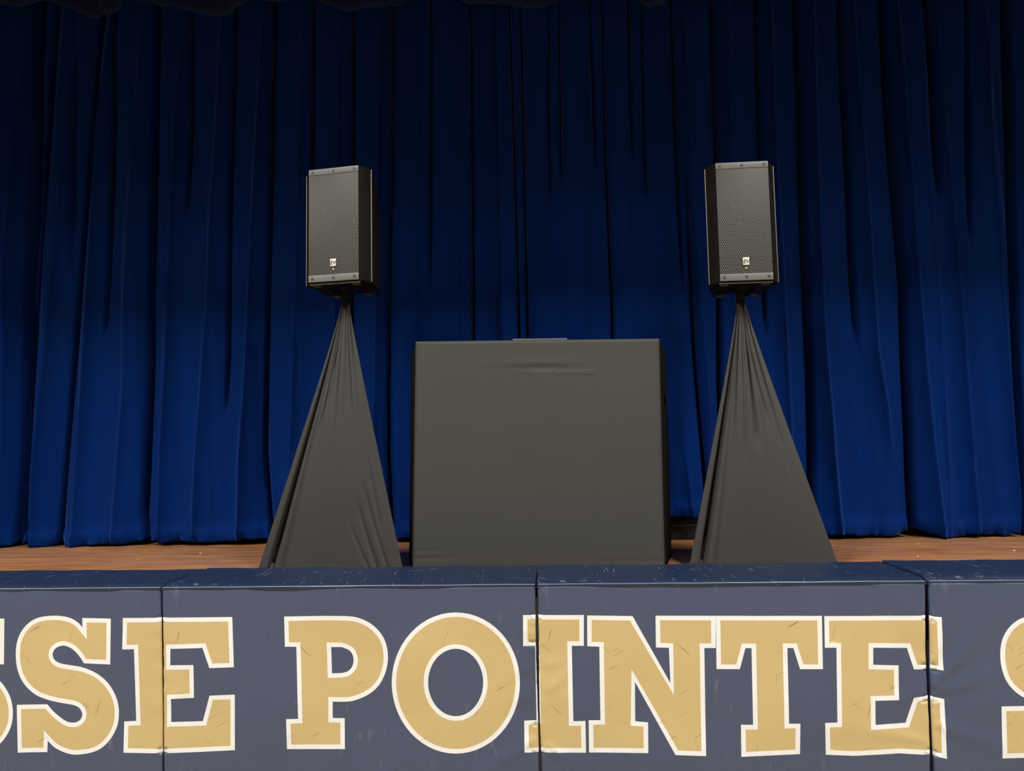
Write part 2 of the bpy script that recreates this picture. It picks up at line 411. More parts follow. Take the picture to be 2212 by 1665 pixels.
# low things behind the curtain hem
q0, q1 = at(1822,1160,2.02), at(1975,1160,2.02)
w = (q1.x-q0.x)/4
for i in range(4):
    o = MB().box((q0.x+i*w+.006, 2.0, STAGE+.0005), (q0.x+(i+1)*w-.006, 2.03, STAGE+.085), .002).build('grey_board', GREYW, smooth=False)
    tag(o, 'pale grey board end showing under the right curtain hem, %s of four' % ['first from the left','second from the left','third from the left','fourth from the left'][i], 'board', 'grey board ends under the curtain hem')

# black case on the floor in front of the curtain, seen between booth and right stand
c0, c1 = at(1405, 1150, cf), at(1548, 1150, cf); ctop = STAGE+CASEH; cmid = at(1480, 1133, cf).z
case = empty('equipment_case', ((c0.x+c1.x)/2, cf+.1, STAGE))
tag(case, 'low black equipment case on the floor behind the booth, left of the right stand', 'case')
hx = (c1.x-c0.x)/2
def warpbox(name, z0, z1, dy):
    mb = MB().box((-hx, -.1+dy, z0), (hx, .22, z1), .008)
    return mb.build(name, CASE, case)
warpbox('body', .0005, cmid-STAGE-.006, .004)
warpbox('lid', cmid-STAGE-.002, ctop-STAGE, 0)
e = MB().box((-hx+.004, -.101, cmid-STAGE-.007), (hx-.004, .05, cmid-STAGE-.0015)).build('edge_band', simple('dull_metal_edge', (.10,.10,.095), .5), case); e['label'] = 'thin grey metal band between lid and body'

# ------------------------------------------------------------------ padded mats along the stage front
SA = 2212/740.; SC = 2212/732.
def A(*p): return [(x/SA, 1200+y/SA) for x, y in p]
def B(*p): return [(740+x/SA, 1200+y/SA) for x, y in p]
def Cc(*p): return [(1480+x/SC, 1200+y/SC) for x, y in p]
def ell(cx, cy, a, b, n=56, rot=0.0, pw=1.0):
    return [(cx+a*math.cos(t), cy+b*math.sin(t)) for t in [2*math.pi*i/n for i in range(n)]]
def smooth_poly(pts, keep):       # Catmull-Rom through a polygon, corners in keep stay sharp
    out = []; n = len(pts)
    for i in range(n):
        p0, p1, p2, p3 = pts[i-1], pts[i], pts[(i+1)%n], pts[(i+2)%n]
        out.append(p1)
        if i in keep and (i+1)%n in keep: continue
        if i in keep: p0 = (2*p1[0]-p2[0], 2*p1[1]-p2[1])
        if (i+1)%n in keep: p3 = (2*p2[0]-p1[0], 2*p2[1]-p1[1])
        for t in (.33, .67):
            out.append(tuple(.5*((2*p1[k])+(-p0[k]+p2[k])*t+(2*p0[k]-5*p1[k]+4*p2[k]-p3[k])*t*t+(-p0[k]+3*p1[k]-3*p2[k]+p3[k])*t**3) for k in (0,1)))
    return out
S_pts = A((532,402),(716,406),(712,702),(541,695),(525,668),(500,635),(470,605),(440,588),(410,580),(375,588),(350,608),(340,635),(345,660),(365,683),(400,697),(460,708),(520,718),(580,738),(640,770),(700,825),(745,900),(765,970),(768,1030),(760,1090),(735,1150),(700,1200),(650,1245),(590,1270),(520,1281),(460,1280),(400,1262),(350,1235),(308,1195),(305,1268),(112,1273),(106,964),(305,960),(340,1000),(380,1035),(420,1063),(450,1075),(490,1075),(520,1058),(532,1030),(528,1005),(510,980),(480,965),(440,957),(370,945),(300,928),(230,900),(170,850),(130,790),(108,720),(101,650),(105,580),(122,520),(155,465),(205,420),(260,397),(330,388),(400,390),(460,405),(505,432),(533,463))
S_keep = {0,1,2,3,32,33,34,35,36,len(S_pts)-1}
S_full = smooth_poly(S_pts, S_keep)
S0 = [(x-230, y) for x, y in S_full]
S3 = [(2161.3+(x-33.8)*1.05, 1525.3+(y-1522.5)*(1.085 if y > 1522.5 else 1.02)) for x, y in S_full]
E1 = A((795,402),(1500,396),(1510,720),(1352,726),(1308,595),(1098,603),(1098,708),(1249,706),(1252,918),(1104,926),(1104,1075),(1310,1068),(1352,904),(1515,897),(1517,1255),(1050,1276),(800,1270),(803,1070),(880,1066),(866,603),(790,605))
P_o = [(613.3,1331.8),(700,1330),(746.7,1330.5),(770,1333),(793.5,1342),(813.6,1357.2),(828.7,1377.3),(836.4,1400.7),(837.7,1427.5),(832,1454),(820,1477.7),(803.6,1494.4),(783.5,1506),(760,1514),(740,1515.5),(718.6,1515.2),(718.6,1550.6),(744.5,1551),(745,1617.5),(619.6,1618.2),(618,1553),(644,1552.3),(639.7,1397),(614.9,1397)]
P_h = [(715,1397.4),(738,1397.6),(753.4,1404),(760.7,1413),(763.6,1425.8),(760.7,1439.2),(751.7,1449.5),(738,1453.6),(717,1454.3)]
P_o = smooth_poly(P_o, {0,1,15,16,17,18,19,20,21,22,23}); P_h = smooth_poly(P_h, {0,1,7,8})
O_o = ell(984.6, 1475, 138.5, 152.6); O_h = ell(984.2, 1474, 59.5, 73, 44)
I_o = B((1165,383),(1558,383),(1558,583),(1480,583),(1490,1068),(1568,1066),(1572,1272),(1175,1270),(1173,1066),(1252,1062),(1243,585),(1166,585))
N_o = [(1268.3,1329.1),(1366.3,1330.5),(1448.3,1475.3),(1444.9,1399),(1417.1,1398.4),(1416.1,1329.8),(1546,1330),(1546,1399.5),(1521.4,1399.5),(1525.3,1632.5),(1459,1630),(1371.6,1472.7),(1372.3,1558),(1400,1560.3),(1400.4,1626.2),(1272.6,1624.9),(1271.6,1555.3),(1297,1555.3),(1294.7,1396.7),(1268.6,1396)]
T_o = Cc((200,393),(893,393),(899,740),(750,740),(707,603),(668,603),(677,1095),(751,1095),(750,1295),(367,1312),(364,1103),(443,1103),(433,603),(393,603),(357,740),(205,740))
E2 = Cc((909,395),(1586,391),(1673,401),(1686,749),(1600,745),(1497,744),(1450,603),(1228,601),(1228,712),(1395,717),(1397,943),(1241,947),(1243,1104),(1440,1091),(1495,928),(1600,916),(1692,936),(1708,1325),(1604,1302),(1400,1290),(1250,1300),(1100,1308),(919,1300),(913,1090),(993,1088),(988,601),(912,601))
LETTERS = [('S', S0, None), ('S', S_full, None), ('E', E1, None), ('P', P_o, P_h), ('O', O_o, O_h), ('I', I_o, None), ('N', N_o, None), ('T', T_o, None), ('E', E2, None), ('S', S3, None)]

def area(p): return sum(p[i][0]*p[(i+1)%len(p)][1]-p[(i+1)%len(p)][0]*p[i][1] for i in range(len(p)))/2
def inset(poly, w):               # positive w shrinks a contour, negative grows it
    n = len(poly); s = 1 if area(poly) > 0 else -1; out = []
    for i in range(n):
        a, b, c = poly[i-1], poly[i], poly[(i+1)%n]
        d1 = np.array(b)-np.array(a); d2 = np.array(c)-np.array(b); d1 = d1/np.hypot(*d1); d2 = d2/np.hypot(*d2)
        n1 = s*np.array((-d1[1], d1[0])); n2 = s*np.array((-d2[1], d2[0]))
        m = n1+n2; k = max(.18, float(m.dot(m))/2)
        out.append(tuple(np.array(b) + m*w/k))
    return out
def inpoly(pts, poly):
    x, y = pts[:,0], pts[:,1]; P = np.array(poly); c = np.zeros(len(pts), bool)
    for i in range(len(P)):
        x1, y1 = P[i-1]; x2, y2 = P[i]
        if y1 == y2: continue
        m = ((y1 > y) != (y2 > y)) & (x < (x2-x1)*(y-y1)/(y2-y1)+x1)
        c ^= m
    return c
def toplane(poly): return [(at(x, y, 0).x, at(x, y, 0).z) for x, y in poly]
MPL = []
for ch, o, h in LETTERS:
    O = toplane(o); H = toplane(h) if h else None
    MPL.append((ch, O, H, inset(O, .0200), inset(H, -.0200) if H else None))
ZTOP = at(1158, 1264, 0).z         # top edge of the mat face
ZBOT = .03
def seamx(a, b):                   # pixel ends of a seam -> X as a function of Z
    p, q = at(*a, 0), at(*b, 0)
    return lambda z: p.x + (q.x-p.x)*(z-p.z)/(q.z-p.z)
s1 = seamx((347.5,1262),(351.5,1665)); s2 = seamx((1158,1262),(1166.5,1665)); s3 = seamx((2003,1262),(2015,1665))
sL = lambda z: s1(z)-1.80; sR = lambda z: s3(z)+1.80
RE = .014
def face_disp(u, wd, X, Z, seed):  # outward bulge of the cover, metres; u runs 0..1 across
    dl = u*wd; dr = (1-u)*wd
    out = np.zeros_like(X)
    for k, d in enumerate((dl, dr)):
        e = np.clip(d, 0, RE)
        out -= RE - np.sqrt(np.maximum(0, RE*RE-(RE-e)**2))
        pk = np.sin(Z*(70+12*vnoise(Z*3, seed+k)) + 3*vnoise(Z*6, seed+9+k))*(.4+.6*np.abs(vnoise(Z*5, seed+20+k)))
        mid = np.exp(-((Z-(STAGE-.36))/.26)**2)
        out += .0024*pk*np.exp(-d/.03)*mid - .004*np.exp(-d/.06)*mid
    out += .0030*vnoise2(X*3.2, Z*4.2, seed+30) + .0012*vnoise2(X*9, Z*7, seed+31)
    # slanting pull wrinkles fanning from the seams
    for (xo, zo, ang, ln, am) in WR.get(seed, ()):
        ca, sa = math.cos(ang), math.sin(ang); a = (X-xo)*ca+(Z-zo)*sa; b = -(X-xo)*sa+(Z-zo)*ca
        wdt = .012+.10*np.clip(a, 0, 1)
        out += am*np.exp(-(b/wdt)**2)*sm(a/.04)*np.exp(-(np.clip(a,0,9)/ln)**2)
    # the top edge rolls over
    e = np.clip(ZTOP-Z, 0, RE)
    out -= RE - np.sqrt(np.maximum(0, RE*RE-(RE-e)**2))
    return out
pz = lambda px, py: (at(px, py, 0).x, at(px, py, 0).z)
WR = {100: [], 200: [(*pz(1160,1590), R(180+35), .25, .006), (*pz(1160,1440), R(180+15), .10, .004), (*pz(1160,1500), R(180+20), .09, .004), (*pz(1160,1372), R(180-25), .07,.003), (*pz(352,1440), R(25), .12, .003), (*pz(352,1520), R(30), .12, .003)],
      300: [(*pz(1170,1500), R(38), .20, .004), (*pz(1170,1440), R(15), .1, .003), (*pz(1172,1600), R(-40), .2, .005), (*pz(2005,1485), R(180+20), .2, .004), (*pz(2005,1600), R(180-10), .3, .004)],
      400: [(*pz(2012,1490), R(48), .45, .008), (*pz(2012,1500), R(18), .3, .006), (*pz(2012,1440), R(66), .35, .005), (*pz(2012,1560), R(-20), .3, .005)]}
def make_pad(xl, xr, label, seed, top_lift, gl, gr):
    root = empty('padded_mat', ((xl(.5)+xr(.5))/2, 0, 0))
    tag(root, label, 'mat', 'padded navy mats along the stage front')
    ox, oy, oz = root.location
    XL = lambda z: xl(z)+gl*(1+.35*math.sin(9*z)); XR = lambda z: xr(z)-gr*(1+.35*math.sin(9*z+1))
    # triangulate the face with the lettering as constraints
    zs = list(np.linspace(ZBOT, ZTOP-.02, 78)) + [ZTOP-.014, ZTOP-.011, ZTOP-.008, ZTOP-.005, ZTOP-.0025, ZTOP-.0008, ZTOP]
    us = [0, .0008, .002, .004, .007, .010, .014]; wd = XR(.5)-XL(.5)
    us = [x/wd for x in us] + list(np.linspace(.022/wd, 1-.022/wd, 150)) + [1-x/wd for x in us[::-1]]
    pts = []
    for z in zs:
        for u in us: pts.append((XL(z)+u*(XR(z)-XL(z)), z))
    nz, nu = len(zs), len(us); edges = []
    for j in range(nz-1): edges += [(j*nu, (j+1)*nu), (j*nu+nu-1, (j+1)*nu+nu-1)]
    for i in range(nu-1): edges += [(i, i+1), ((nz-1)*nu+i, (nz-1)*nu+i+1)]
    use = []
    for L_ in MPL:
        O = L_[1]; xs = [p[0] for p in O]
        if max(xs) < XL(.5)-.02 or min(xs) > XR(.5)+.02: continue
        use.append(L_)
        for loop in (L_[1], L_[2], L_[3], L_[4]):
            if not loop: continue
            dense = []
            for i in range(len(loop)):
                a, b = np.array(loop[i]), np.array(loop[(i+1)%len(loop)]); n = max(1, int(np.hypot(*(b-a))/.03))
                dense += [tuple(a+(b-a)*k/n) for k in range(n)]
            b0 = len(pts); pts += dense
            edges += [(b0+i, b0+(i+1)%len(dense)) for i in range(len(dense))]
    vo, _, fo, _, _, _ = delaunay_2d_cdt([Vector(p) for p in pts], edges, [], 0, 1e-6)
    V = np.array([tuple(p) for p in vo]); Ft = np.array([tuple(f) for f in fo if len(f) == 3])
    cen = V[Ft].mean(1)
    lo = np.array([XL(z) for z in cen[:,1]]); hi = np.array([XR(z) for z in cen[:,1]])
    ok = (cen[:,0] > lo) & (cen[:,0] < hi) & (cen[:,1] > ZBOT) & (cen[:,1] < ZTOP)
    Ft = Ft[ok]; cen = cen[ok]
    a = V[Ft]; cr = (a[:,1,0]-a[:,0,0])*(a[:,2,1]-a[:,0,1])-(a[:,1,1]-a[:,0,1])*(a[:,2,0]-a[:,0,0])
    Ft[cr < 0] = Ft[cr < 0][:, ::-1]; Ft = Ft[np.abs(cr) > 1e-12]; cen = V[Ft].mean(1)
    wloc = np.array([XR(z)-XL(z) for z in V[:,1]]); u = (V[:,0]-np.array([XL(z) for z in V[:,1]]))/wloc
    D = face_disp(np.clip(u, 0, 1), wd, V[:,0], V[:,1], seed)
    P3 = np.stack([V[:,0]-ox, -D-oy, V[:,1]-oz], -1)
    cls = np.zeros(len(Ft), int); own = np.full(len(Ft), -1)
    for k, (ch, O, H, Oi, Hi) in enumerate(use):
        m = inpoly(cen, O)
        if H: m &= ~inpoly(cen, H)
        g = m & inpoly(cen, Oi)
        if Hi: g &= ~inpoly(cen, Hi)
        m &= own < 0; g &= m
        own[m] = k; cls[m] = 1; cls[g] = 2
    def sub(name, mask, mats, mi=None, extra=None):
        ff = Ft[mask]; ids, inv = np.unique(ff, return_inverse=True); inv = inv.reshape(ff.shape)
        v = P3[ids].tolist(); f = inv.tolist(); mm = None if mi is None else mi.tolist()
        if extra: extra(v, f)
        return mesh(name, v, f, mats, root, autosharp=0, mi=mm)
    # cover: face, rolled edge, return sides and the back
    def sides(v, f):
        n0 = len(v); zz = list(zs)
        for X_, sgn in ((XL, 1), (XR, -1)):
            for z in zz:
                ze = min(z, ZTOP-.001)
                v.append((X_(z)-ox, RE-.001, ze)); v.append((X_(z)-ox, .052, ze))
        nzz = len(zz)
        for s in range(2):
            b = n0+s*2*nzz
            for j in range(nzz-1):
                q = (b+2*j, b+2*j+1, b+2*j+3, b+2*j+2); f.append(q if s == 1 else q[::-1])
    sub('cover', own < 0, NAVY, extra=sides)
    for k, (ch, *_r) in enumerate(use):
        m = own == k
        if m.sum() < 3: continue
        lo_ = sub('letter', m, [WHITE, GOLD], (cls[m]-1))
        lo_['label'] = 'gold letter %s with white outline%s' % (ch, '' if abs(V[Ft[m]][:,:,0].max()-max(p[0] for p in _r[0])) < .02 and abs(V[Ft[m]][:,:,0].min()-min(p[0] for p in _r[0])) < .02 else ', the part of it on this mat')
    # the flap lying on the stage: a thin cushion with a rolled front
    yb = YBK; th = top_lift
    uu = np.array(us); yy = np.concatenate([np.array([.0,.002,.005,.009,.014,.022]), np.linspace(.04, yb-.02, 18), yb - np.array([.012,.006,.002,0])])
    Ug, Yg = np.meshgrid(uu, yy)
    Xf = xl(ZTOP)+.0026+Ug*(xr(ZTOP)-xl(ZTOP)-.0052)
    zt = ZTOP + .0005 + (th-.004)*sm(Yg/.05)
    zt += .0035*vnoise2(Xf*4, Yg*9, seed+50)*sm(Yg/.06) + .0018*vnoise2(Xf*11+Yg*8, Yg*16, seed+51)*sm(Yg/.06)
    eb = np.clip(yb-Yg, 0, .012); zt -= (.012-np.sqrt(np.maximum(0,.012**2-(.012-eb)**2)))
    dl = Ug*wd; dr = (1-Ug)*wd
    for d in (dl, dr):
        e = np.clip(d, 0, .008); zt -= (.008-np.sqrt(np.maximum(0, .008**2-(.008-e)**2)))
    n, m = Xf.shape
    v = np.stack([Xf-ox, Yg+RE*0, zt], -1).reshape(-1,3).tolist(); idx = np.arange(n*m).reshape(n, m)
    f = np.stack([idx[:-1,:-1], idx[:-1,1:], idx[1:,1:], idx[1:,:-1]], -1).reshape(-1,4).tolist()
    # closed underside skirt
    rim = list(idx[0,:])+list(idx[1:,-1])+list(idx[-1,::-1][1:])+list(idx[::-1,0][1:-1])
    b0 = len(v)
    for r_ in rim: v.append((v[r_][0], v[r_][1], max(STAGE+.0004, ZTOP-.02) if v[r_][1] > .06 else ZTOP-.012))
    for i in range(len(rim)): f.append((rim[(i+1)%len(rim)], rim[i], b0+i, b0+(i+1)%len(rim)))
    mesh('top_flap', v, f, NAVY_SHADED, root, autosharp=50)
    # piping sewn along the top edge
    rings = []
    for x in np.linspace(XL(ZTOP)+.004, XR(ZTOP)-.004, 60):
        c = Vector((x-ox, .0045, ZTOP+.0028 + .0007*float(vnoise(x*8, seed+60))))
        rings.append([c+Vector((0, math.cos(t)*.0030, math.sin(t)*.0030)) for t in [2*math.pi*i/10 for i in range(10)]])
    p = MB().loft(rings).build('piping', PIPING, root)
    # core of foam board behind the cover
    MB().box((XL(.5)-ox+.012, .016, ZBOT), (XR(.5)-ox-.012, .055, ZTOP-.014)).build('foam_core', DARK, root, smooth=False)
    return root
PIPING = simple('highlit_piping', (.11,.125,.17), .28, coat=.3)  # welt lighter than the mats: the edge's gloss highlight is in its colour
YBK = onz(1158, 1230, STAGE+.02).y
print('ZTOP', ZTOP, 'YBK', YBK, 'S_c', at(0,1170,YC).z, 'case', cf, ctop-STAGE)
make_pad(sL, s1, 'navy padded mat at the far left with the letters SS and half an E', 100, .018, .003, .0022)
make_pad(s1, s2, 'navy padded mat below the left stand and booth, half an E, then PO', 200, .020, .0022, .0045)
make_pad(s2, s3, 'navy padded mat below the right stand, most of the letters INTE', 300, .020, .0045, .0058)
make_pad(s3, sR, 'navy padded mat at the far right with part of a letter S', 400, .026, .0062, .003)

# ------------------------------------------------------------------ loudspeakers
def rect(hw, y, z0, z1, c=.0): return [(-hw, y, z0), (hw, y, z0), (hw, y, z1), (-hw, y, z1)]
def make_speaker(name_loc, rz, label, W, H):
    root = empty('loudspeaker', name_loc, rz)
    tag(root, label, 'speaker', 'loudspeakers on stands')
    D = .36; hf = W*.383; hw = W*.5; y0 = -.17
    mb = MB()
    mb.loft([rect(hf, y0, .004, H), rect(hw, y0+.062, -.001, H-.004), rect(hw*1.0, y0+.075, -.001, H-.008), rect(hw*.88, y0+.18, .0, H-.055), rect(hw*.66, y0+D, .006, H-.135)])
    bmesh.ops.bevel(mb.bm, geom=[e for e in mb.bm.edges], offset=.004, segments=2, affect='EDGES')
    mb.build('cabinet', PLASTIC, root)
    # shell seams where front baffle and side meet, edge highlight painted pale
    for s in (-1, 1):
        t = MB().box((s*(hw+.0012)-.0022, y0+.061, .004), (s*(hw+.0012)+.0022, y0+.067, H-.009), .0008).build('seam_highlight', PALE_EDGE, root)
        t['label'] = 'thin pale strip painting the highlight on the shell edge'
    g = MB().box((-hf+.001, y0-.006, .045), (hf-.001, y0+.002, H-.036), .002).build('grille', GRILLE, root)
    for z0, z1 in ((.006, .046), (H-.038, H-.003)):
        st = MB().box((-hf+.001, y0-.0085, z0), (hf-.001, y0+.002, z1), .002).build('grille_strip', STRIP, root)
        st['label'] = 'pale grey mounting strip with three screws'
        zc = (z0+z1)/2
        for x in (-hf*.84, 0, hf*.84):
            MB().tube((x, y0-.0110, zc), (x, y0-.006, zc), .0075, .0085, 14).build('screw', SCREW, st)
    bz = .112
    bd = MB().box((-.021, y0-.0095, bz-.025), (.021, y0-.004, bz+.025), .002).build('badge', simple('badge_frame', (.03,.025,.02), .5), root)
    pl = MB().box((-.017, y0-.0115, bz-.021), (.017, y0-.008, bz+.021), .0015).build('badge_plate', BADGE, bd)
    cu = bpy.data.curves.new('t', 'FONT'); cu.body = 'EV'; cu.size = .030; cu.offset = .0006; cu.align_x = 'CENTER'; cu.extrude = .0004; cu.shear = .15
    to = bpy.data.objects.new('t', cu); C.objects.link(to)
    dg = bpy.context.evaluated_depsgraph_get(); dg.update()
    me = bpy.data.meshes.new_from_object(to.evaluated_get(dg)); bpy.data.objects.remove(to)
    me.materials.clear()
    me.transform(Matrix.Translation((0, y0-.0119, bz-.0105)) @ Matrix.Rotation(math.pi/2, 4, 'X'))
    link('badge_letters', me, INK, bd, smooth=False)
    MB().tube((0, y0-.010, bz-.037), (0, y0-.004, bz-.037), .005, .006, 12).build('status_light', simple('dull_lamp', (.30,.33,.31), .4), root)
    # base rail with feet and the pole cup
    MB().box((-hf*1.0, y0+.012, -.006), (hf*1.0, y0+.020, .001), .001).build('bottom_lip', PALE_EDGE, root)
    for s in (-1, 1):
        mb = MB(); x0 = s*hw*.60
        mb.loft([[(x0-.045, y0+.03, 0.002), (x0+.045, y0+.03, .002), (x0+.04, y0+.03, -.004), (x0-.04, y0+.03, -.004)],
                 [(x0-.045, y0+.20, 0.004), (x0+.045, y0+.20, .004), (x0+.035, y0+.20, -.024), (x0-.035, y0+.20, -.024)],
                 [(x0*.8-.035, y0+.30, .006), (x0*.8+.035, y0+.30, .006), (x0*.8+.03, y0+.30, -.024), (x0*.8-.03, y0+.30, -.024)]])
        mb.build('skid', PLASTIC, root)
        MB().box((x0-.022, y0+.03, -.012), (x0+.022, y0+.06, -.003), .002).build('rubber_foot', RUBBER, root)
        MB().box((x0*.85-.022, y0+.24, -.030), (x0*.85+.022, y0+.29, -.022), .002).build('rubber_foot', RUBBER, root)
    MB().tube((0,0.0,.004), (0,0.0,-.016), .036, .030, 24).build('pole_socket', PLASTIC, root)
    return root

# ------------------------------------------------------------------ stands with stretch covers
def sstep(a, b, t): t = max(0, min(1, (t-a)/(b-a))); return t*t*(3-2*t)
def make_stand(px_l, px_r, px_edge_y, apex, pole_px, base_z_top, Yp, which, mirror, creases):
    FL = onz(px_l, px_edge_y, STAGE); FR = onz(px_r, px_edge_y, STAGE)
    top = at(apex[0], apex[1], Yp)                      # narrow neck of the cover
    bx, by = top.x, top.y
    side = 'left' if which == 'L' else 'right'
    # the tripod
    st = empty('speaker_stand', (bx, by, STAGE))
    tag(st, 'black tripod speaker stand under the %s stretch cover, holding the %s loudspeaker' % (side, side), 'speaker stand', 'speaker stands under stretch covers')
    zt = base_z_top-STAGE
    MB().tube((0,0,.30), (0,0,zt), .0205).build('pole', POLE, st)
    MB().tube((0,0,.12), (0,0,1.12), .0215).tube((0,0,1.08), (0,0,1.13), .024).build('lower_tube', POLE, st)
    MB().tube((0,0,.86), (0,0,.92), .034).build('collar', POLE, st)
    MB().tube((0,0,zt-.05), (0,0,zt-.012), .025, .023).build('pole_collar', POLE, st)
    rear = Vector((bx, by+.34, STAGE))
    for fp in (FL, FR, rear):
        g = Vector((fp.x-bx, fp.y-by, 0))*.86
        lg = MB().tube((g.x*.04, g.y*.04, .86), (g.x, g.y, .022), .0125).build('leg', POLE, st)
        MB().tube((g.x*.98, g.y*.98, .035), (g.x*1.01, g.y*1.01, .0005), .016, .018).build('rubber_foot', RUBBER, lg)
        MB().tube((0,0,.24), (g.x*.55, g.y*.55, .40), .007).build('brace', POLE, st)
    # the cover
    cv = empty('stand_cover', (bx, by, STAGE))
    tag(cv, 'black stretch fabric cover tapering over the %s tripod, %s' % (side, 'creased lower right' if which == 'L' else 'corner tab showing'), 'stand cover', 'stretch covers over the speaker stands')
    Ht = top.z-STAGE; n_t = 110; nf, ns = 150, 36
    tri = [Vector((FL.x-bx, FL.y-by, 0)), Vector((FR.x-bx, FR.y-by, 0)), Vector((0, .36, 0))]
    verts = []; ncol = nf+2*ns
    rs = np.random.RandomState(5 if which == 'L' else 9)
    pleats = [(rs.uniform(.12,.9), rs.uniform(.008,.03), rs.uniform(.35,.72)) for _ in range(13)]
    for j in range(n_t+1):
        t = (j/n_t)**1.15; z = Ht*(1-t)+.004
        k = t + .006
        hang = .035*math.sin(math.pi*min(1, t))*(1 if t < 1 else 0)
        ring = []
        for i in range(ncol):
            if i < nf:
                u = i/nf; p = tri[0].lerp(tri[1], u); nrm = Vector((0,-1,0)); front = True
            elif i < nf+ns:
                u = (i-nf)/ns; p = tri[1].lerp(tri[2], u); nrm = Vector((1,.3,0)); front = False
            else:
                u = (i-nf-ns)/ns; p = tri[2].lerp(tri[0], u); nrm = Vector((-1,.3,0)); front = False
            d = p.copy(); d.normalize()
            q = p*t
            rr = .021
            bl = math.exp(-t*9)
            ang = d
            q = q + ang*rr*(.35+.65*bl)
            off = 0.0
            if front:
                edge = min(u, 1-u)
                # the cloth spans flat, bowed slightly
                off += .020*math.sin(math.pi*u)*math.sin(math.pi*t)
                # one deep fold running down the left leg
                uc = .085 + .06*math.exp(-t*5); wv = (.022+.045*math.exp(-t*6))
                off -= (.10*t+.008)*math.exp(-((u-uc)/(wv*.8))**2)*(1-.55*sstep(.85,1,t))*(1 if which == 'L' else .9)
                off += (.014*t+.004)*math.exp(-((u-uc-.06)/.03)**2)
                # gathers fanning from the neck
                for (c, w_, L_) in pleats:
                    f_ = max(0, 1-t/L_)
                    off -= (.006+.016*t)*f_*math.exp(-((u-c)/(w_*(.6+.8*(1-t))))**2)*sstep(0,.03,edge)
                for (c, w_, a_, t0, t1, dr) in creases:
                    m = sstep(t0, t0+.12, t)*(1-sstep(t1-.1, t1, t)) if t1 < 1 else sstep(t0, t0+.12, t)
                    off -= a_*m*math.exp(-((u-(c+dr*(t-t0)))/w_)**2)
            else:
                off -= .05*math.sin(math.pi*u)*t
                off += .008*math.sin(u*30)*t
            q = q + nrm*off
            ring.append((q.x, q.y, z))
        verts += ring
    faces = []
    for j in range(n_t):
        for i in range(ncol):
            a = j*ncol+i; b = j*ncol+(i+1)%ncol; faces.append((a, a+ncol, b+ncol, b))
    o = mesh('fabric', verts, faces, KNIT, cv, autosharp=0)
    s = o.modifiers.new('thickness', 'SOLIDIFY'); s.thickness = .002; s.offset = 1
    # elastic cuff round the pole
    MB().tube((0,0,Ht-.06), (0,0,Ht+.02), .0290, .0235, 24).build('cuff', CUFF, cv)
    for k, fp in enumerate((FL, FR, rear)):
        g = Vector((fp.x-bx, fp.y-by, 0)); d = g.normalized()
        tb = g + d*.012
        pm = MB().tube((tb.x, tb.y, .0006), (tb.x, tb.y, .006), .016, .014, 16).build('corner_tab', GREYW if k == 1 else KNIT, cv)
        MB().tube((tb.x, tb.y, .0055), (tb.x, tb.y, .009), .007, .005, 12).build('grommet', SCREW, pm)
    return st, cv

YS = .83                           # both stands' poles stand this far behind the mat front
def wz(px, py): return at(px, py, YS).z
zl = at(737, 615, YS-.10).z; zr = at(1606, 611, YS-.14).z
lp = at(749, 640, YS); rp = at(1598, 640, YS)
make_stand(561, 868, 1232, (747.5, 655), None, zl-.0165, YS, 'L', 1,
           [(.70,.018,.012,.72,1.2,.45), (.78,.014,.010,.66,1.2,.35), (.62,.012,.008,.80,1.2,.75), (.86,.02,.008,.55,.9,.1), (.35,.02,.006,.12,.55,-.3)])
make_stand(1492, 1808, 1224.5, (1600, 652), None, zr-.0165, YS, 'R', 1,
           [(.55,.03,.013,.12,.6,.0), (.66,.022,.010,.15,.5,.25), (.42,.02,.007,.25,.65,-.05)])
W = .386; H = .674
# the speakers stand on the poles
make_speaker((lp.x, YS, zl), R(-9), 'black loudspeaker on the left stand, turned to the left with its right side showing', .402, .668)
make_speaker((rp.x, YS, zr), R(-1.0), 'black loudspeaker on the right stand, facing straight out with its left side showing', .376, .676)

# ------------------------------------------------------------------ covered booth
YF = .585
TL, TR, BL, BR = at(897,737,YF), at(1425,730.5,YF), at(890.5,1240,YF), at(1437.5,1240,YF)
booth = empty('dj_booth', ((TL.x+TR.x)/2, YF, STAGE))
tag(booth, 'dark grey fabric covered booth facade standing on the stage between the two stands', 'booth')
bo = Vector(booth.location)
ztl, ztr = TL.z, TR.z
def panel(name, c00, c10, c01, c11, mat, nu=70, nv=60, disp=None, th=.012):
    # c00 bottom left, c10 bottom right, c01 top left, c11 top right (world)
    V_ = []; nr = (c10-c00).cross(c01-c00).normalized()
    for j in range(nv+1):
        for i in range(nu+1):
            u, v = i/nu, j/nv
            p = (c00*(1-u)+c10*u)*(1-v)+(c01*(1-u)+c11*u)*v
            e = min(u*1.2, (1-u)*1.2, (1-v)*1.2); r_ = .012; ee = min(max(e,0), r_)
            q = -(r_-math.sqrt(max(0, r_*r_-(r_-ee)**2)))
            if disp: q += disp(u, v)
            V_.append(p+nr*q-bo)
    Fc = []
    for j in range(nv):
        for i in range(nu):
            a = j*(nu+1)+i; Fc.append((a, a+1, a+nu+2, a+nu+1))
    o = mesh(name, V_, Fc, mat, booth, autosharp=0)
    s = o.modifiers.new('thickness', 'SOLIDIFY'); s.thickness = th; s.offset = -1
    return o
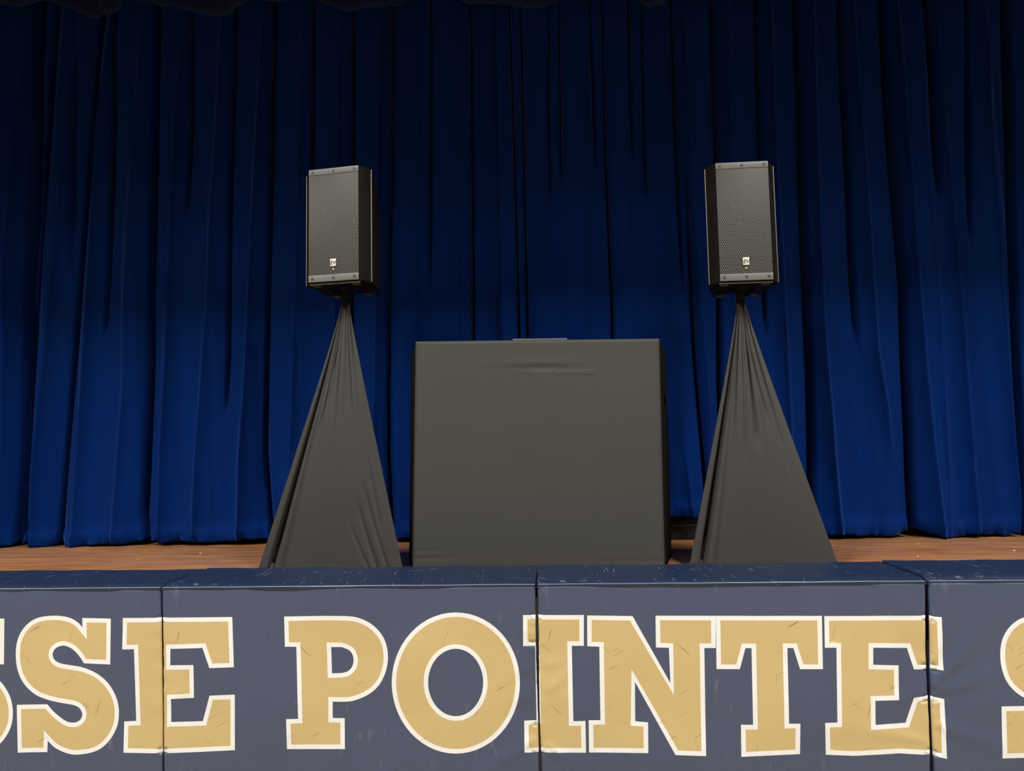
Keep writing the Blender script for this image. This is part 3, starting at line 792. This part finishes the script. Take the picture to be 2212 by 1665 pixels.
def fd(u, v):
    d = .0025*math.sin(3.1*u+1)*math.sin(2.6*v)
    d -= .004*math.exp(-((v-.865-.01*math.sin(u*3))/.006)**2)*math.exp(-((u-.52)/.14)**2)
    d += .003*math.exp(-((v-.90)/.012)**2)*math.exp(-((u-.5)/.16)**2)
    d -= .003*math.exp(-((v-.05-.03*(u))/.006)**2)*math.exp(-(u/.16)**2)
    d -= .002*math.exp(-((v-.085)/.005)**2)*math.exp(-(u/.12)**2)
    d -= .0015*math.exp(-((v-.03-.02*(1-u))/.006)**2)*math.exp(-((u-1)/.3)**2)
    return d
Zb = STAGE+.001
def atz(P_, z): q = Vector(P_); q.z = z; return q
def lerpz(T_, B_, z): k = (z-B_.z)/(T_.z-B_.z); return B_ + (T_-B_)*k
bl = lerpz(TL, BL, Zb); br = lerpz(TR, BR, Zb)
fr = panel('front_panel', bl, br, TL, TR, FCLOTH, 90, 130, fd)
yb_ = YF+.42
tlo, trO = at(888,742,yb_), at(1438,734,yb_); blo, bro = at(883.5,1200,yb_), at(1451.5,1200,yb_)
blo2 = lerpz(tlo, blo, Zb); bro2 = lerpz(trO, bro, Zb)
ztop = min(TL.z, TR.z)
tlo = Vector((tlo.x, yb_, TL.z-.004)); trO = Vector((trO.x, yb_, TR.z-.004))
gap = Vector((0, .004, 0))
panel('side_panel', blo2, bl+gap, tlo, TL+gap-Vector((0,0,.003)), BLACK, 24, 60)
panel('side_panel', br+gap, bro2, TR+gap-Vector((0,0,.003)), trO, BLACK, 24, 60)
# top shelf and the frame behind
sh = []
zsL, zsR = TL.z-.006, TR.z-.006
shelf_pts_t = [(TL.x+.012, YF+.016, zsL), (TR.x-.012, YF+.016, zsR), (trO.x-.02, yb_-.01, zsR), (tlo.x+.02, yb_-.01, zsL)]
mb = MB(); mb.loft([[Vector(p)-bo-Vector((0,0,.018)) for p in shelf_pts_t], [Vector(p)-bo for p in shelf_pts_t]]); mb.build('top_shelf', BLACK, booth, smooth=False)
for x, y in ((bl.x+.03, YF+.03), (br.x-.03, YF+.03), (blo2.x+.06, yb_-.04), (bro2.x-.06, yb_-.04)):
    MB().tube((x-bo.x, y-bo.y, .001), (x-bo.x, y-bo.y, zsL-bo.z-.018), .012).build('leg', POLE, booth)
kp = at(1440, 862, YF+.2)
MB().box((kp.x-bo.x-.01, .19, kp.z-bo.z-.03), (kp.x-bo.x+.001, .23, kp.z-bo.z+.03), .004).build('latch', POLE, booth)
# lit tape shining through the cloth, painted as paler strips on its front
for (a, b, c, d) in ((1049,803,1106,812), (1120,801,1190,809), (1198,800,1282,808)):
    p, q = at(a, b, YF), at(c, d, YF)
    MB().box((p.x-bo.x, -.0012, q.z-bo.z), (q.x-bo.x, .002, p.z-bo.z), .0008).build('lit_strip_paint', SHOWTHROUGH, booth)['label'] = 'faint paler strip painting the lit tape that shows through the cloth'

# closed laptop on the shelf
l0, l1 = at(1107, 731, YF+.06), at(1225, 729, YF+.06)
zL = zsL + (zsR-zsL)*((l0.x+l1.x)/2-TL.x)/(TR.x-TL.x)
lap = empty('laptop', ((l0.x+l1.x)/2, YF+.06, zL)); tag(lap, 'closed grey laptop lying flat on top of the booth, only its edge showing', 'laptop')
lw = (l1.x-l0.x)/2; ang = math.atan2(zsR-zsL, TR.x-TL.x); lap.rotation_euler = (0, -ang, 0)
MB().box((-lw, 0, .0012), (lw, .21, .0095), .003).build('base', LAPTOP, lap)
MB().box((-lw, 0, .0105), (lw, .21, .0215), .002).build('lid', LAPTOP, lap)

# ------------------------------------------------------------------ specks of paper on the stage floor
def speck(px, py, label, r=.004, z=STAGE):
    p = onz(px, py, z)
    bm = bmesh.new(); bmesh.ops.create_icosphere(bm, subdivisions=2, radius=r)
    for v in bm.verts: v.co = Vector((v.co.x*1.3+random.uniform(-.1,.1)*r, v.co.y, v.co.z*.45+random.uniform(-.1,.1)*r))
    mb = MB(); mb.bm = bm; o = mb.build('paper_scrap', SPECK); o.location = (p.x, p.y, z+r*.56)
    tag(o, label, 'paper scrap', 'white specks on the stage floor')
speck(432.5, 1195.5, 'tiny white speck on the stage floor left of the left stand')
speck(298, 1208, 'tiny pale speck on the far left floor near the mat', .0025)
speck(1984, 1175, 'tiny white speck on the right floor close to the curtain hem', .003)
speck(1982.5, 1202, 'tiny white speck midway on the right floor, beside a long scratch', .0032)
speck(2191, 1189.5, 'largest white speck, at the far right edge of the floor', .0045)

# ------------------------------------------------------------------ gym lights
def fixture(x, y, power, lab):
    root = empty('ceiling_light', (x, y, 8.4)); tag(root, lab, 'ceiling light', 'hanging gym lights')
    MB().box((-.33,-1.23,-.62), (.33,1.23,-.50), .01).build('housing', CEIL, root)
    em, N, L, P = newmat('lamp_panel'); P.inputs['Emission Color'].default_value = (1,.93,.82,1); P.inputs['Emission Strength'].default_value = 4
    MB().box((-.30,-1.2,-.628), (.30,1.2,-.6205)).build('diffuser', em, root, smooth=False)
    MB().tube((0,0,-.5), (0,0,-.001), .012).build('rod', CEIL, root)
    l = bpy.data.lights.new('lamp', 'AREA'); l.shape = 'RECTANGLE'; l.size = .6; l.size_y = 2.4; l.energy = power; l.color = (1,.985,.95)
    lo = bpy.data.objects.new('lamp', l); C.objects.link(lo); lo.parent = root; lo.location = (0,0,-.64)
PW = 198
cols = ((-8.6,'far left'), (-3.3,'left of centre'), (3.3,'right of centre'), (8.6,'far right')); rows = ((-3.1,'nearest the stage',3.2), (-7.6,'second from the stage',.42), (-12.1,'third from the stage',.30), (-16.6,'farthest from the stage',.30))
for y, yl, k in rows:
    for x, xl in cols: fixture(x, y, PW*k, 'hanging gym light, %s column, row %s' % (xl, yl))

sc = bpy.context.scene
sc.cycles.max_bounces = 6; sc.cycles.diffuse_bounces = 3; sc.cycles.glossy_bounces = 3
w = bpy.data.worlds.new('world'); sc.world = w; w.use_nodes = True
w.node_tree.nodes['Background'].inputs[0].default_value = (.5,.5,.5,1); w.node_tree.nodes['Background'].inputs[1].default_value = .02
sc.view_settings.view_transform = 'Standard'; sc.view_settings.look = 'None'; sc.view_settings.gamma = 1; sc.view_settings.exposure = 0
sc.view_settings.use_curve_mapping = False
